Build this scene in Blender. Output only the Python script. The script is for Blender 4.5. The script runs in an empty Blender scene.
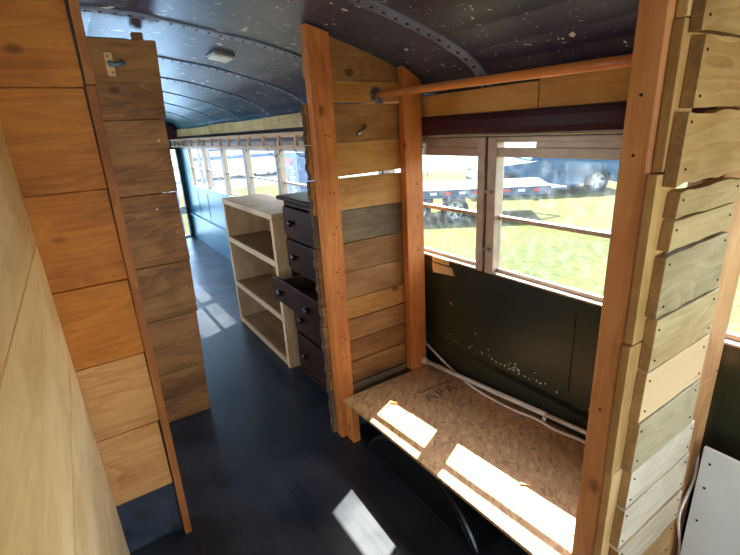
import bpy, bmesh, math, random
from mathutils import Vector, Matrix
rnd = random.Random(7)
S = bpy.context.scene
COL = S.collection
FLOOR = -1.41          # camera height is z = 0
WR, WL = 1.40, -1.00   # inner faces of the side walls
Y0, Y1 = -2.2, 7.05    # ends of the bus body
CX = 0.2

# ------------------------------------------------------------------ objects
last_obj = [None]
def ends(o):
    for p in o.data.polygons:
        if p.normal.x < -.75: p.material_index = 1

def link(name, bm, mat, parent=None, smooth=False, bevel=0.0):
    me = bpy.data.meshes.new(name)
    bmesh.ops.recalc_face_normals(bm, faces=bm.faces[:])
    bm.to_mesh(me); bm.free()
    if mat is not None:
        for m in (mat if isinstance(mat, (list, tuple)) else [mat]):
            me.materials.append(m)
    o = bpy.data.objects.new(name, me); COL.objects.link(o)
    if smooth:
        for p in me.polygons: p.use_smooth = True
    if bevel:
        b = o.modifiers.new('bevel', 'BEVEL'); b.width = bevel; b.segments = 2
        b.limit_method = 'ANGLE'; b.angle_limit = math.radians(40)
    if parent is not None: adopt(o, parent)
    last_obj[0] = o
    return o

def adopt(o, parent):
    o.parent = parent
    # every mesh is written in world coordinates: undo the parent's own place
    m = Matrix.Identity(4); p = parent
    m = world(parent)
    o.matrix_parent_inverse = m.inverted()

def world(o):
    m = Matrix.LocRotScale(o.location, o.rotation_euler, o.scale)
    if o.parent is not None:
        m = world(o.parent) @ o.matrix_parent_inverse @ m
    return m

def tag(o, label, cat, group=None, kind=None):
    o['label'] = label; o['category'] = cat
    if group: o['group'] = group
    if kind: o['kind'] = kind
    return o

def thing(name, loc, label, cat, group=None):
    o = bpy.data.objects.new(name, None); COL.objects.link(o)
    o.location = loc; o.empty_display_size = 0.05
    return tag(o, label, cat, group)

def structure(o):
    o['kind'] = 'structure'; return o

def structure_root(name, loc):
    o = bpy.data.objects.new(name, None); COL.objects.link(o)
    o.location = loc; o['kind'] = 'structure'; return o

# ------------------------------------------------------------------ shapes
def NB(): return bmesh.new()

def box(bm, x0, x1, y0, y1, z0, z1, M=None):
    vs = [Vector((x, y, z)) for x in (x0, x1) for y in (y0, y1) for z in (z0, z1)]
    if M is not None: vs = [M @ v for v in vs]
    v = [bm.verts.new(p) for p in vs]
    for f in ((0,1,3,2),(4,6,7,5),(0,4,5,1),(2,3,7,6),(0,2,6,4),(1,5,7,3)):
        bm.faces.new([v[i] for i in f])
    return v

def prism(bm, pts, axis, a, b, M=None):
    """pts are 2D in the two other axes (xyz order), extruded along axis from a to b"""
    def mk(p, t):
        if axis == 'x': q = Vector((t, p[0], p[1]))
        elif axis == 'y': q = Vector((p[0], t, p[1]))
        else: q = Vector((p[0], p[1], t))
        return M @ q if M is not None else q
    A = [bm.verts.new(mk(p, a)) for p in pts]; B = [bm.verts.new(mk(p, b)) for p in pts]
    bm.faces.new(A); bm.faces.new(B[::-1]); n = len(pts)
    for i in range(n):
        bm.faces.new((A[i], A[(i+1) % n], B[(i+1) % n], B[i]))

def tube(bm, path, r, seg=12, cap=True):
    path = [Vector(p) for p in path]; rings = []
    rs = r if isinstance(r, (list, tuple)) else [r]*len(path)
    ref = None
    for i, p in enumerate(path):
        d = (path[min(i+1, len(path)-1)] - path[max(i-1, 0)]).normalized()
        if ref is None:
            ref = Vector((0,0,1)) if abs(d.z) < .9 else Vector((1,0,0))
        u = d.cross(ref).normalized(); w = u.cross(d).normalized(); ref = w
        rings.append([bm.verts.new(p + rs[i]*(math.cos(2*math.pi*k/seg)*u + math.sin(2*math.pi*k/seg)*w)) for k in range(seg)])
    for a, b in zip(rings, rings[1:]):
        for k in range(seg):
            bm.faces.new((a[k], a[(k+1) % seg], b[(k+1) % seg], b[k]))
    if cap:
        bm.faces.new(rings[0]); bm.faces.new(rings[-1][::-1])

def smoothpath(P, n=8):
    P = [Vector(p) for p in P]; out = []
    for i in range(len(P)-1):
        p0, p1, p2, p3 = P[max(i-1,0)], P[i], P[i+1], P[min(i+2,len(P)-1)]
        for k in range(n):
            t = k/n
            out.append(0.5*((2*p1)+(-p0+p2)*t+(2*p0-5*p1+4*p2-p3)*t*t+(-p0+3*p1-3*p2+p3)*t**3))
    out.append(P[-1]); return out

def disc(bm, c, n, r, h, seg=16):
    n = Vector(n).normalized(); c = Vector(c)
    tube(bm, [c, c+n*h], r, seg)

def screw(c, n, r, h, mat, parent, seg=8):
    bm = NB(); disc(bm, c, n, r, h, seg); return link('screw', bm, mat, parent)

# ------------------------------------------------------------------ materials
def nt(name):
    m = bpy.data.materials.new(name); m.use_nodes = True
    t = m.node_tree; t.nodes.clear()
    out = t.nodes.new('ShaderNodeOutputMaterial')
    return m, t, out

def N(t, kind, **kw):
    n = t.nodes.new(kind)
    for k, v in kw.items():
        if hasattr(n, k): setattr(n, k, v)
    return n

def srgb(c):
    return tuple(((x/255)/12.92 if x/255 <= .04045 else ((x/255+.055)/1.055)**2.4) for x in c) + (1,)

def ramp(t, stops, interp='LINEAR'):
    r = t.nodes.new('ShaderNodeValToRGB'); e = r.color_ramp.elements
    r.color_ramp.interpolation = interp
    while len(e) < len(stops): e.new(0.5)
    for el, (p, c) in zip(e, stops):
        el.position = p; el.color = c if len(c) == 4 else tuple(c)+(1,)
    return r

def gray(v): return (v, v, v, 1)

def plain(name, c, rough=.6, metal=0, noise=.15, scale=12, bump=.05, spec=.5):
    m, t, out = nt(name); b = N(t, 'ShaderNodeBsdfPrincipled')
    tc = N(t, 'ShaderNodeTexCoord'); nz = N(t, 'ShaderNodeTexNoise')
    nz.inputs['Scale'].default_value = scale; nz.inputs['Detail'].default_value = 6
    t.links.new(tc.outputs['Object'], nz.inputs['Vector'])
    c = srgb(c)
    lo = tuple(x*(1-noise) for x in c[:3])+(1,); hi = tuple(min(1, x*(1+noise)) for x in c[:3])+(1,)
    r = ramp(t, [(.3, lo), (.7, hi)])
    t.links.new(nz.outputs['Fac'], r.inputs['Fac']); t.links.new(r.outputs['Color'], b.inputs['Base Color'])
    b.inputs['Roughness'].default_value = rough; b.inputs['Metallic'].default_value = metal
    b.inputs['Specular IOR Level'].default_value = spec
    if bump:
        bp = N(t, 'ShaderNodeBump'); bp.inputs['Strength'].default_value = bump; bp.inputs['Distance'].default_value = .01
        t.links.new(nz.outputs['Fac'], bp.inputs['Height']); t.links.new(bp.outputs['Normal'], b.inputs['Normal'])
    t.links.new(b.outputs['BSDF'], out.inputs['Surface'])
    return m

def wood(name, dark, mid, light, axis='x', rough=.55, ring=1.0, knots=True, contrast=1.0, stain=0.35, vary=.18, spec=.35):
    """grain runs along `axis` of the board"""
    m, t, out = nt(name); L = t.links.new
    b = N(t, 'ShaderNodeBsdfPrincipled')
    tc = N(t, 'ShaderNodeTexCoord'); oi = N(t, 'ShaderNodeObjectInfo')
    mul = N(t, 'ShaderNodeMath', operation='MULTIPLY'); mul.inputs[1].default_value = 37.0
    L(oi.outputs['Random'], mul.inputs[0])
    cmb = N(t, 'ShaderNodeCombineXYZ')
    for i in range(3): L(mul.outputs[0], cmb.inputs[i])
    add = N(t, 'ShaderNodeVectorMath', operation='ADD')
    L(tc.outputs['Object'], add.inputs[0]); L(cmb.outputs[0], add.inputs[1])
    def mp(al, ac):
        k = N(t, 'ShaderNodeMapping'); s = [ac]*3; s['xyz'.index(axis)] = al
        k.inputs['Scale'].default_value = s; L(add.outputs[0], k.inputs['Vector']); return k
    m1 = mp(.9, 5.5)
    n1 = N(t, 'ShaderNodeTexNoise'); n1.inputs['Scale'].default_value = 1.3*ring; n1.inputs['Detail'].default_value = 2
    n1.inputs['Distortion'].default_value = .35
    L(m1.outputs[0], n1.inputs['Vector'])
    k1 = N(t, 'ShaderNodeMath', operation='MULTIPLY'); k1.inputs[1].default_value = 15.0; L(n1.outputs['Fac'], k1.inputs[0])
    k2 = N(t, 'ShaderNodeMath', operation='FRACT'); L(k1.outputs[0], k2.inputs[0])
    r1 = ramp(t, [(0, gray(.15)), (.55, gray(.55)), (.9, gray(1)), (1, gray(.15))]); L(k2.outputs[0], r1.inputs['Fac'])
    m2 = mp(3.0, 90); n2 = N(t, 'ShaderNodeTexNoise'); n2.inputs['Scale'].default_value = 1; n2.inputs['Detail'].default_value = 4
    L(m2.outputs[0], n2.inputs['Vector'])
    m3 = mp(1.6, 4.0); n3 = N(t, 'ShaderNodeTexNoise'); n3.inputs['Scale'].default_value = 1.5; n3.inputs['Detail'].default_value = 5
    n3.inputs['Roughness'].default_value = .65
    L(m3.outputs[0], n3.inputs['Vector'])
    a1 = N(t, 'ShaderNodeMath', operation='MULTIPLY_ADD'); L(r1.outputs['Color'], a1.inputs[0]); a1.inputs[1].default_value = .13*contrast
    L(n3.outputs['Fac'], a1.inputs[2])
    a2 = N(t, 'ShaderNodeMath', operation='MULTIPLY_ADD'); L(n2.outputs['Fac'], a2.inputs[0]); a2.inputs[1].default_value = .26*contrast
    L(a1.outputs[0], a2.inputs[2])
    # board-to-board difference
    a3 = N(t, 'ShaderNodeMath', operation='MULTIPLY_ADD'); L(oi.outputs['Random'], a3.inputs[0]); a3.inputs[1].default_value = vary
    L(a2.outputs[0], a3.inputs[2])
    cr = ramp(t, [(.40, srgb(dark)), (.72, srgb(mid)), (.98, srgb(light))])
    L(a3.outputs[0], cr.inputs['Fac'])
    col = cr.outputs['Color']
    # dirty stains
    n4 = N(t, 'ShaderNodeTexNoise'); n4.inputs['Scale'].default_value = 3.1; n4.inputs['Detail'].default_value = 6
    L(add.outputs[0], n4.inputs['Vector'])
    r4 = ramp(t, [(.52, gray(0)), (.72, gray(stain))]); L(n4.outputs['Fac'], r4.inputs['Fac'])
    mx = N(t, 'ShaderNodeMixRGB', blend_type='MULTIPLY'); L(r4.outputs['Color'], mx.inputs['Fac']); L(col, mx.inputs['Color1'])
    mx.inputs['Color2'].default_value = (.45, .38, .33, 1); col = mx.outputs['Color']
    if knots:
        mk = mp(4.2, 6.5); v = N(t, 'ShaderNodeTexVoronoi'); v.inputs['Scale'].default_value = 1.0; v.inputs['Randomness'].default_value = 1
        L(mk.outputs[0], v.inputs['Vector'])
        rk = ramp(t, [(0, gray(.85)), (.07, gray(.6)), (.12, gray(0))]); L(v.outputs['Distance'], rk.inputs['Fac'])
        m5 = N(t, 'ShaderNodeMixRGB', blend_type='MIX'); L(rk.outputs['Color'], m5.inputs['Fac']); L(col, m5.inputs['Color1'])
        m5.inputs['Color2'].default_value = tuple(x*.35 for x in srgb(dark)[:3])+(1,); col = m5.outputs['Color']
    L(col, b.inputs['Base Color'])
    b.inputs['Roughness'].default_value = rough; b.inputs['Specular IOR Level'].default_value = spec
    bp = N(t, 'ShaderNodeBump'); bp.inputs['Strength'].default_value = .25; bp.inputs['Distance'].default_value = .004
    L(a2.outputs[0], bp.inputs['Height']); L(bp.outputs['Normal'], b.inputs['Normal'])
    L(b.outputs['BSDF'], out.inputs['Surface'])
    return m

def floor_mat():
    m, t, out = nt('vinyl_floor'); L = t.links.new
    b = N(t, 'ShaderNodeBsdfPrincipled'); tc = N(t, 'ShaderNodeTexCoord')
    mp = N(t, 'ShaderNodeMapping'); mp.inputs['Rotation'].default_value = (0, 0, math.pi/2)
    L(tc.outputs['Object'], mp.inputs['Vector'])
    br = N(t, 'ShaderNodeTexBrick'); br.inputs['Scale'].default_value = 1
    br.inputs['Brick Width'].default_value = 1.25; br.inputs['Row Height'].default_value = .24; br.inputs['Mortar Size'].default_value = .0022
    br.inputs['Color1'].default_value = srgb((20, 26, 36)); br.inputs['Color2'].default_value = srgb((27, 33, 43)); br.inputs['Mortar'].default_value = (.002, .002, .003, 1)
    L(mp.outputs[0], br.inputs['Vector'])
    m2 = N(t, 'ShaderNodeMapping'); m2.inputs['Scale'].default_value = (22, 1.6, 1); L(tc.outputs['Object'], m2.inputs['Vector'])
    nz = N(t, 'ShaderNodeTexNoise'); nz.inputs['Scale'].default_value = 1.5; nz.inputs['Detail'].default_value = 7; L(m2.outputs[0], nz.inputs['Vector'])
    n3 = N(t, 'ShaderNodeTexNoise'); n3.inputs['Scale'].default_value = 5; n3.inputs['Detail'].default_value = 8; L(tc.outputs['Object'], n3.inputs['Vector'])
    r = ramp(t, [(.35, gray(.55)), (.7, gray(1.3))]); L(nz.outputs['Fac'], r.inputs['Fac'])
    mx = N(t, 'ShaderNodeMixRGB', blend_type='MULTIPLY'); mx.inputs['Fac'].default_value = .8
    L(br.outputs['Color'], mx.inputs['Color1']); L(r.outputs['Color'], mx.inputs['Color2'])
    # a film of dust
    r3 = ramp(t, [(.3, gray(.015)), (.75, gray(.13))]); L(n3.outputs['Fac'], r3.inputs['Fac'])
    m3 = N(t, 'ShaderNodeMixRGB'); L(r3.outputs['Color'], m3.inputs['Fac']); L(mx.outputs['Color'], m3.inputs['Color1'])
    m3.inputs['Color2'].default_value = srgb((120, 118, 116)); L(m3.outputs['Color'], b.inputs['Base Color'])
    r5 = ramp(t, [(.3, gray(.30)), (.75, gray(.5))]); L(n3.outputs['Fac'], r5.inputs['Fac']); L(r5.outputs['Color'], b.inputs['Roughness'])
    b.inputs['Specular IOR Level'].default_value = .4
    bp = N(t, 'ShaderNodeBump'); bp.inputs['Strength'].default_value = .15; bp.inputs['Distance'].default_value = .003
    L(nz.outputs['Fac'], bp.inputs['Height']); L(bp.outputs['Normal'], b.inputs['Normal'])
    L(b.outputs['BSDF'], out.inputs['Surface']); return m

def osb_mat():
    m, t, out = nt('oriented_strand_board'); L = t.links.new
    b = N(t, 'ShaderNodeBsdfPrincipled'); tc = N(t, 'ShaderNodeTexCoord')
    last = None
    for i, (rot, sc) in enumerate(((.3, (22, 84, 1)), (1.25, (24, 92, 1)), (-.55, (20, 80, 1)), (2.3, (26, 100, 1)))):
        mp = N(t, 'ShaderNodeMapping'); mp.inputs['Rotation'].default_value = (0, 0, rot); mp.inputs['Location'].default_value = (i*3.3, i*1.7, 0)
        mp2 = N(t, 'ShaderNodeMapping'); mp2.inputs['Scale'].default_value = sc
        L(tc.outputs['Object'], mp.inputs['Vector']); L(mp.outputs[0], mp2.inputs['Vector'])
        v = N(t, 'ShaderNodeTexVoronoi'); v.inputs['Scale'].default_value = 1; L(mp2.outputs[0], v.inputs['Vector'])
        sp = N(t, 'ShaderNodeSeparateColor'); L(v.outputs['Color'], sp.inputs[0])
        r = ramp(t, [(0, srgb((150, 108, 66))), (.2, srgb((180, 134, 86))), (.7, srgb((196, 150, 100))), (1, srgb((210, 170, 122)))])
        L(sp.outputs[0], r.inputs['Fac'])
        if last is None: last = r.outputs['Color']
        else:
            mk = ramp(t, [(.55, gray(0)), (.6, gray(1))]); L(sp.outputs[1], mk.inputs['Fac'])
            mx = N(t, 'ShaderNodeMixRGB'); L(mk.outputs['Color'], mx.inputs['Fac']); L(last, mx.inputs['Color1']); L(r.outputs['Color'], mx.inputs['Color2'])
            last = mx.outputs['Color']
    nz = N(t, 'ShaderNodeTexNoise'); nz.inputs['Scale'].default_value = 2.5; L(tc.outputs['Object'], nz.inputs['Vector'])
    r = ramp(t, [(.35, gray(.78)), (.65, gray(1.0))]); L(nz.outputs['Fac'], r.inputs['Fac'])
    mx = N(t, 'ShaderNodeMixRGB', blend_type='MULTIPLY'); mx.inputs['Fac'].default_value = 1; L(last, mx.inputs['Color1']); L(r.outputs['Color'], mx.inputs['Color2'])
    L(mx.outputs['Color'], b.inputs['Base Color']); b.inputs['Roughness'].default_value = .5
    bp = N(t, 'ShaderNodeBump'); bp.inputs['Strength'].default_value = .2; bp.inputs['Distance'].default_value = .002
    L(last, bp.inputs['Height']); L(bp.outputs['Normal'], b.inputs['Normal'])
    L(b.outputs['BSDF'], out.inputs['Surface']); return m

def ceiling_mat():
    m, t, out = nt('chipped_navy_paint'); L = t.links.new
    b = N(t, 'ShaderNodeBsdfPrincipled'); tc = N(t, 'ShaderNodeTexCoord')
    n1 = N(t, 'ShaderNodeTexNoise'); n1.inputs['Scale'].default_value = 2.2; n1.inputs['Detail'].default_value = 4; L(tc.outputs['Object'], n1.inputs['Vector'])
    r1 = ramp(t, [(.35, srgb((22, 30, 66))), (.5, srgb((46, 54, 74))), (.65, srgb((76, 78, 94)))]); L(n1.outputs['Fac'], r1.inputs['Fac'])
    col = r1.outputs['Color']
    def chips(scale, thr, seed, stretch=(1, 1, 1), amount=1):
        nonlocal col
        mp = N(t, 'ShaderNodeMapping'); mp.inputs['Location'].default_value = (seed, seed*.7, seed*.3); mp.inputs['Scale'].default_value = stretch
        mp.inputs['Rotation'].default_value = (0, 0, seed)
        nd = N(t, 'ShaderNodeTexNoise'); nd.inputs['Scale'].default_value = scale*1.7; L(tc.outputs['Object'], nd.inputs['Vector'])
        mxv = N(t, 'ShaderNodeMixRGB', blend_type='ADD'); mxv.inputs['Fac'].default_value = .10; L(tc.outputs['Object'], mxv.inputs['Color1']); L(nd.outputs['Color'], mxv.inputs['Color2'])
        L(mxv.outputs['Color'], mp.inputs['Vector'])
        v = N(t, 'ShaderNodeTexVoronoi'); v.inputs['Scale'].default_value = scale; L(mp.outputs[0], v.inputs['Vector'])
        sp = N(t, 'ShaderNodeSeparateColor'); L(v.outputs['Color'], sp.inputs[0])
        # chips of very different sizes, most cells have none
        sz = N(t, 'ShaderNodeMath', operation='POWER'); L(sp.outputs[0], sz.inputs[0]); sz.inputs[1].default_value = 2.2
        ml = N(t, 'ShaderNodeMath', operation='MULTIPLY'); L(sz.outputs[0], ml.inputs[0]); ml.inputs[1].default_value = thr
        lt = N(t, 'ShaderNodeMath', operation='LESS_THAN'); L(v.outputs['Distance'], lt.inputs[0]); L(ml.outputs[0], lt.inputs[1])
        am = N(t, 'ShaderNodeMath', operation='MULTIPLY'); L(lt.outputs[0], am.inputs[0]); am.inputs[1].default_value = amount
        mx = N(t, 'ShaderNodeMixRGB'); L(am.outputs[0], mx.inputs['Fac']); L(col, mx.inputs['Color1']); mx.inputs['Color2'].default_value = srgb((232, 226, 206))
        col = mx.outputs['Color']
    sep = N(t, 'ShaderNodeSeparateXYZ'); L(tc.outputs['Object'], sep.inputs[0])
    mr = N(t, 'ShaderNodeMapRange'); mr.inputs['From Min'].default_value = 3.2; mr.inputs['From Max'].default_value = 6.2; mr.inputs['To Max'].default_value = .85
    L(sep.outputs['Y'], mr.inputs['Value']); mt_ = N(t, 'ShaderNodeMixRGB'); L(mr.outputs[0], mt_.inputs['Fac']); L(col, mt_.inputs['Color1']); mt_.inputs['Color2'].default_value = srgb((66, 118, 132))
    col = mt_.outputs['Color']
    chips(34, .22, 3.3, (1, 1, 1), .9); chips(13, .24, 1.3); chips(21, .2, 4.1, (1, .6, 1), .8); chips(7, .14, 2.2, (.3, 1.6, 1), .5); chips(7, .14, 5.2, (1.6, .3, 1), .5)
    L(col, b.inputs['Base Color'])
    b.inputs['Roughness'].default_value = .36; b.inputs['Specular IOR Level'].default_value = .7
    bp = N(t, 'ShaderNodeBump'); bp.inputs['Strength'].default_value = .1; bp.inputs['Distance'].default_value = .01
    L(n1.outputs['Fac'], bp.inputs['Height']); L(bp.outputs['Normal'], b.inputs['Normal'])
    L(b.outputs['BSDF'], out.inputs['Surface']); return m

def wall_mat():
    m, t, out = nt('dark_green_steel'); L = t.links.new
    b = N(t, 'ShaderNodeBsdfPrincipled'); tc = N(t, 'ShaderNodeTexCoord')
    sep = N(t, 'ShaderNodeSeparateXYZ'); L(tc.outputs['Object'], sep.inputs[0])
    n1 = N(t, 'ShaderNodeTexNoise'); n1.inputs['Scale'].default_value = 1.4; L(tc.outputs['Object'], n1.inputs['Vector'])
    r1 = ramp(t, [(.35, srgb((18, 28, 22))), (.65, srgb((36, 38, 20)))]); L(n1.outputs['Fac'], r1.inputs['Fac'])
    # the rear of the bus is painted teal
    rt = ramp(t, [(0, gray(0)), (1, gray(1))])
    mr = N(t, 'ShaderNodeMapRange'); mr.inputs['From Min'].default_value = 3.2; mr.inputs['From Max'].default_value = 3.3
    L(sep.outputs['Y'], mr.inputs['Value']); 
    mx = N(t, 'ShaderNodeMixRGB'); L(mr.outputs[0], mx.inputs['Fac']); L(r1.outputs['Color'], mx.inputs['Color1']); mx.inputs['Color2'].default_value = srgb((30, 108, 128))
    L(mx.outputs['Color'], b.inputs['Base Color'])
    b.inputs['Roughness'].default_value = .36
    bp = N(t, 'ShaderNodeBump'); bp.inputs['Strength'].default_value = .08; bp.inputs['Distance'].default_value = .02
    L(n1.outputs['Fac'], bp.inputs['Height']); L(bp.outputs['Normal'], b.inputs['Normal'])
    L(b.outputs['BSDF'], out.inputs['Surface']); return m

def glass_mat(name='dusty_window_glass', dust=.012, peak=.07):
    m, t, out = nt(name); L = t.links.new
    tc = N(t, 'ShaderNodeTexCoord'); nz = N(t, 'ShaderNodeTexNoise'); nz.inputs['Scale'].default_value = 26; nz.inputs['Detail'].default_value = 8
    L(tc.outputs['Object'], nz.inputs['Vector'])
    v = N(t, 'ShaderNodeTexVoronoi'); v.inputs['Scale'].default_value = 60; L(tc.outputs['Object'], v.inputs['Vector'])
    r = ramp(t, [(.45, gray(dust)), (.85, gray(peak))]); L(nz.outputs['Fac'], r.inputs['Fac'])
    rv = ramp(t, [(.05, gray(.10)), (.09, gray(0))]); L(v.outputs['Distance'], rv.inputs['Fac'])
    ad = N(t, 'ShaderNodeMath', operation='MAXIMUM'); L(r.outputs['Color'], ad.inputs[0]); L(rv.outputs['Color'], ad.inputs[1])
    tr = N(t, 'ShaderNodeBsdfTransparent'); tl = N(t, 'ShaderNodeBsdfTranslucent'); df = N(t, 'ShaderNodeBsdfDiffuse')
    tl.inputs['Color'].default_value = (.75, .85, .95, 1); df.inputs['Color'].default_value = (.75, .8, .85, 1)
    tr.inputs['Color'].default_value = (.95, .98, .98, 1)
    m1 = N(t, 'ShaderNodeMixShader'); m1.inputs[0].default_value = .5; L(tl.outputs[0], m1.inputs[1]); L(df.outputs[0], m1.inputs[2])
    m2 = N(t, 'ShaderNodeMixShader'); L(ad.outputs[0], m2.inputs[0]); L(tr.outputs[0], m2.inputs[1]); L(m1.outputs[0], m2.inputs[2])
    gl = N(t, 'ShaderNodeBsdfGlossy'); gl.inputs['Roughness'].default_value = .02
    m3 = N(t, 'ShaderNodeMixShader'); m3.inputs[0].default_value = .008; L(m2.outputs[0], m3.inputs[1]); L(gl.outputs[0], m3.inputs[2])
    L(m3.outputs[0], out.inputs['Surface']); return m

def grass_mat():
    m, t, out = nt('lawn'); L = t.links.new
    b = N(t, 'ShaderNodeBsdfPrincipled'); tc = N(t, 'ShaderNodeTexCoord')
    n1 = N(t, 'ShaderNodeTexNoise'); n1.inputs['Scale'].default_value = 8; n1.inputs['Detail'].default_value = 9; n1.inputs['Roughness'].default_value = .75; L(tc.outputs['Object'], n1.inputs['Vector'])
    n2 = N(t, 'ShaderNodeTexNoise'); n2.inputs['Scale'].default_value = .35; n2.inputs['Detail'].default_value = 4; L(tc.outputs['Object'], n2.inputs['Vector'])
    r1 = ramp(t, [(.36, srgb((30, 42, 12))), (.5, srgb((62, 68, 27))), (.64, srgb((98, 92, 46)))]); L(n1.outputs['Fac'], r1.inputs['Fac'])
    r2 = ramp(t, [(.4, srgb((56, 68, 22))), (.6, srgb((90, 84, 42)))]); L(n2.outputs['Fac'], r2.inputs['Fac'])
    mx = N(t, 'ShaderNodeMixRGB'); mx.inputs['Fac'].default_value = .45; L(r1.outputs['Color'], mx.inputs['Color1']); L(r2.outputs['Color'], mx.inputs['Color2'])
    L(mx.outputs['Color'], b.inputs['Base Color']); b.inputs['Roughness'].default_value = .9; b.inputs['Specular IOR Level'].default_value = .1
    bp = N(t, 'ShaderNodeBump'); bp.inputs['Strength'].default_value = .8; bp.inputs['Distance'].default_value = .06
    L(n1.outputs['Fac'], bp.inputs['Height']); L(bp.outputs['Normal'], b.inputs['Normal'])
    L(b.outputs['BSDF'], out.inputs['Surface']); return m

M = {}
M['orange_x'] = wood('orange_pine_boards', (120, 66, 16), (188, 114, 36), (214, 144, 56), 'x', stain=.25)
M['brown_x'] = wood('brown_stained_boards', (54, 32, 16), (108, 68, 34), (146, 98, 52), 'x', stain=.8, contrast=1.3)
M['stud_z'] = wood('orange_stud', (144, 80, 32), (190, 112, 52), (214, 138, 72), 'z', ring=.7, stain=.15, vary=.05)
M['post_z'] = wood('reddish_brown_post', (134, 80, 40), (174, 108, 58), (200, 136, 80), 'z', ring=.7, stain=.2, vary=.05)  # the post's own reddish brown wood tone
M['trim_z'] = wood('brown_edge_trim', (112, 62, 26), (156, 94, 44), (182, 120, 66), 'z', ring=.8, knots=False, stain=.3)
M['tan_z'] = wood('tan_cleat', (146, 104, 58), (196, 154, 96), (220, 184, 130), 'z', ring=.8, stain=.3)
M['tan_x'] = wood('tan_pallet_boards', (112, 80, 42), (172, 132, 78), (202, 166, 114), 'x', stain=.6, contrast=1.1, vary=.3)
M['grey_x'] = wood('weathered_grey_boards', (92, 78, 54), (146, 128, 92), (182, 164, 126), 'x', stain=.6)
M['wash_x'] = wood('washed_tan_boards', (122, 98, 60), (172, 144, 94), (200, 174, 128), 'x', stain=.5)
M['pale_x'] = wood('pale_weathered_boards', (152, 128, 96), (188, 168, 136), (212, 194, 166), 'x', stain=.5)
M['gold_x'] = wood('golden_partition_boards', (104, 64, 26), (168, 112, 50), (196, 144, 78), 'x', stain=.45, vary=.2)
M['smoke_x'] = wood('smoky_partition_boards', (64, 52, 38), (112, 92, 66), (146, 122, 88), 'x', stain=.6)
M['cream_y'] = wood('cream_panel_boards', (214, 170, 110), (246, 210, 152), (252, 230, 184), 'y', ring=.6, knots=False, stain=.12, contrast=.6, vary=.04, rough=.5)
M['gold_y'] = wood('golden_wall_boards', (128, 80, 30), (180, 120, 50), (206, 150, 74), 'y', stain=.3, vary=.2)
M['wheat_y'] = wood('wheat_wall_boards', (146, 112, 68), (192, 158, 104), (212, 184, 132), 'y', stain=.4, vary=.2)
M['dowel_y'] = wood('varnished_rod', (178, 92, 34), (206, 118, 52), (224, 142, 74), 'y', ring=.5, knots=False, rough=.3, stain=.05)
M['shelf_y'] = wood('shelf_pine', (150, 114, 78), (184, 148, 110), (208, 176, 140), 'y', stain=.3, knots=False, vary=.05)
M['shelf_z'] = wood('shelf_pine_upright', (150, 114, 78), (184, 148, 110), (208, 176, 140), 'z', stain=.3, vary=.05)
M['rack_y'] = wood('rack_strip', (150, 108, 76), (190, 150, 114), (214, 180, 146), 'y', knots=False, stain=.3, vary=.05)
M['chest_y'] = wood('dark_walnut', (26, 13, 8), (46, 24, 15), (62, 34, 22), 'y', rough=.5, knots=False, stain=.1, vary=.02, spec=.12)
M['end'] = wood('dark_plank_end', (84, 58, 30), (124, 88, 48), (150, 112, 66), 'x', knots=False)  # darker brown for plank faces turned to the aisle
M['end_tan'] = wood('cleat_edge', (112, 76, 38), (150, 106, 56), (176, 132, 78), 'z', knots=False)
M['gold2_x'] = wood('browned_partition_boards', (88, 56, 28), (138, 92, 48), (168, 120, 70), 'x', stain=.6, vary=.2)
M['stud_tan'] = wood('tan_stud', (146, 96, 52), (190, 136, 84), (212, 164, 112), 'z', ring=.7, knots=False, stain=.2, vary=.05)
M['amber_x'] = wood('tan_orange_boards', (128, 80, 36), (188, 128, 68), (214, 160, 98), 'x', stain=.3, contrast=1.3)  # tan-orange tone of the two lowest boards
M['bark'] = plain('bark_edge', (84, 60, 42), .9, noise=.5, scale=60, bump=.6)
M['osb'] = osb_mat()
M['floor'] = floor_mat()
M['ceil'] = ceiling_mat()
M['rib'] = plain('worn_rib_paint', (112, 120, 142), .4, noise=.25, scale=9)
M['rivet'] = plain('dark_rivet', (16, 18, 26), .4)
M['wall'] = wall_mat()
M['glass'] = glass_mat()
M['alu'] = plain('tan_aluminium', (176, 156, 138), .42, metal=.35, noise=.12, scale=20)
M['alu_dark'] = plain('grimy_seal', (34, 28, 28), .6)
M['purple'] = plain('plum_vinyl', (56, 18, 34), .28, noise=.15, scale=5)
M['black'] = plain('black_paint', (14, 14, 15), .32, noise=.4, scale=7)
M['smear'] = plain('black_board_smeared', (50, 58, 70), .4, noise=.85, scale=9, bump=.2)
M['white_metal'] = plain('white_enamel', (206, 196, 184), .3, noise=.06)
M['white_cord'] = plain('white_cord', (226, 210, 192), .45, noise=.05)
M['steel'] = plain('steel', (150, 148, 144), .3, metal=.9)
M['screw'] = plain('dark_screw', (38, 30, 26), .5, metal=.5)
M['grey_panel'] = plain('white_primed_panel', (206, 202, 190), .6, noise=.08, scale=4)
M['paint_chip'] = plain('pale_paint_chip', (190, 184, 160), .7)
M['teal'] = plain('teal_paint', (74, 128, 130), .5, noise=.3, scale=8)
M['paper'] = plain('kraft_tape', (196, 160, 110), .7, noise=.08)
M['ink'] = plain('grey_stamp_ink', (116, 94, 76), .8, noise=.3, scale=60)
M['opal'] = plain('opal_lens', (224, 222, 214), .4, noise=.04)
M['grass'] = grass_mat()
M['gravel'] = plain('pale_gravel', (130, 129, 124), .95, noise=.12, scale=2.5, bump=.3)
M['car_blue'] = plain('navy_car_paint', (18, 76, 106), .3, metal=0, noise=.05)
M['car_glass'] = plain('tinted_glass', (70, 96, 116), .08, noise=.1)
M['tyre'] = plain('rubber_tyre', (26, 27, 30), .8)
M['rim'] = plain('alloy_rim', (206, 208, 212), .25, metal=.6)
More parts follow.
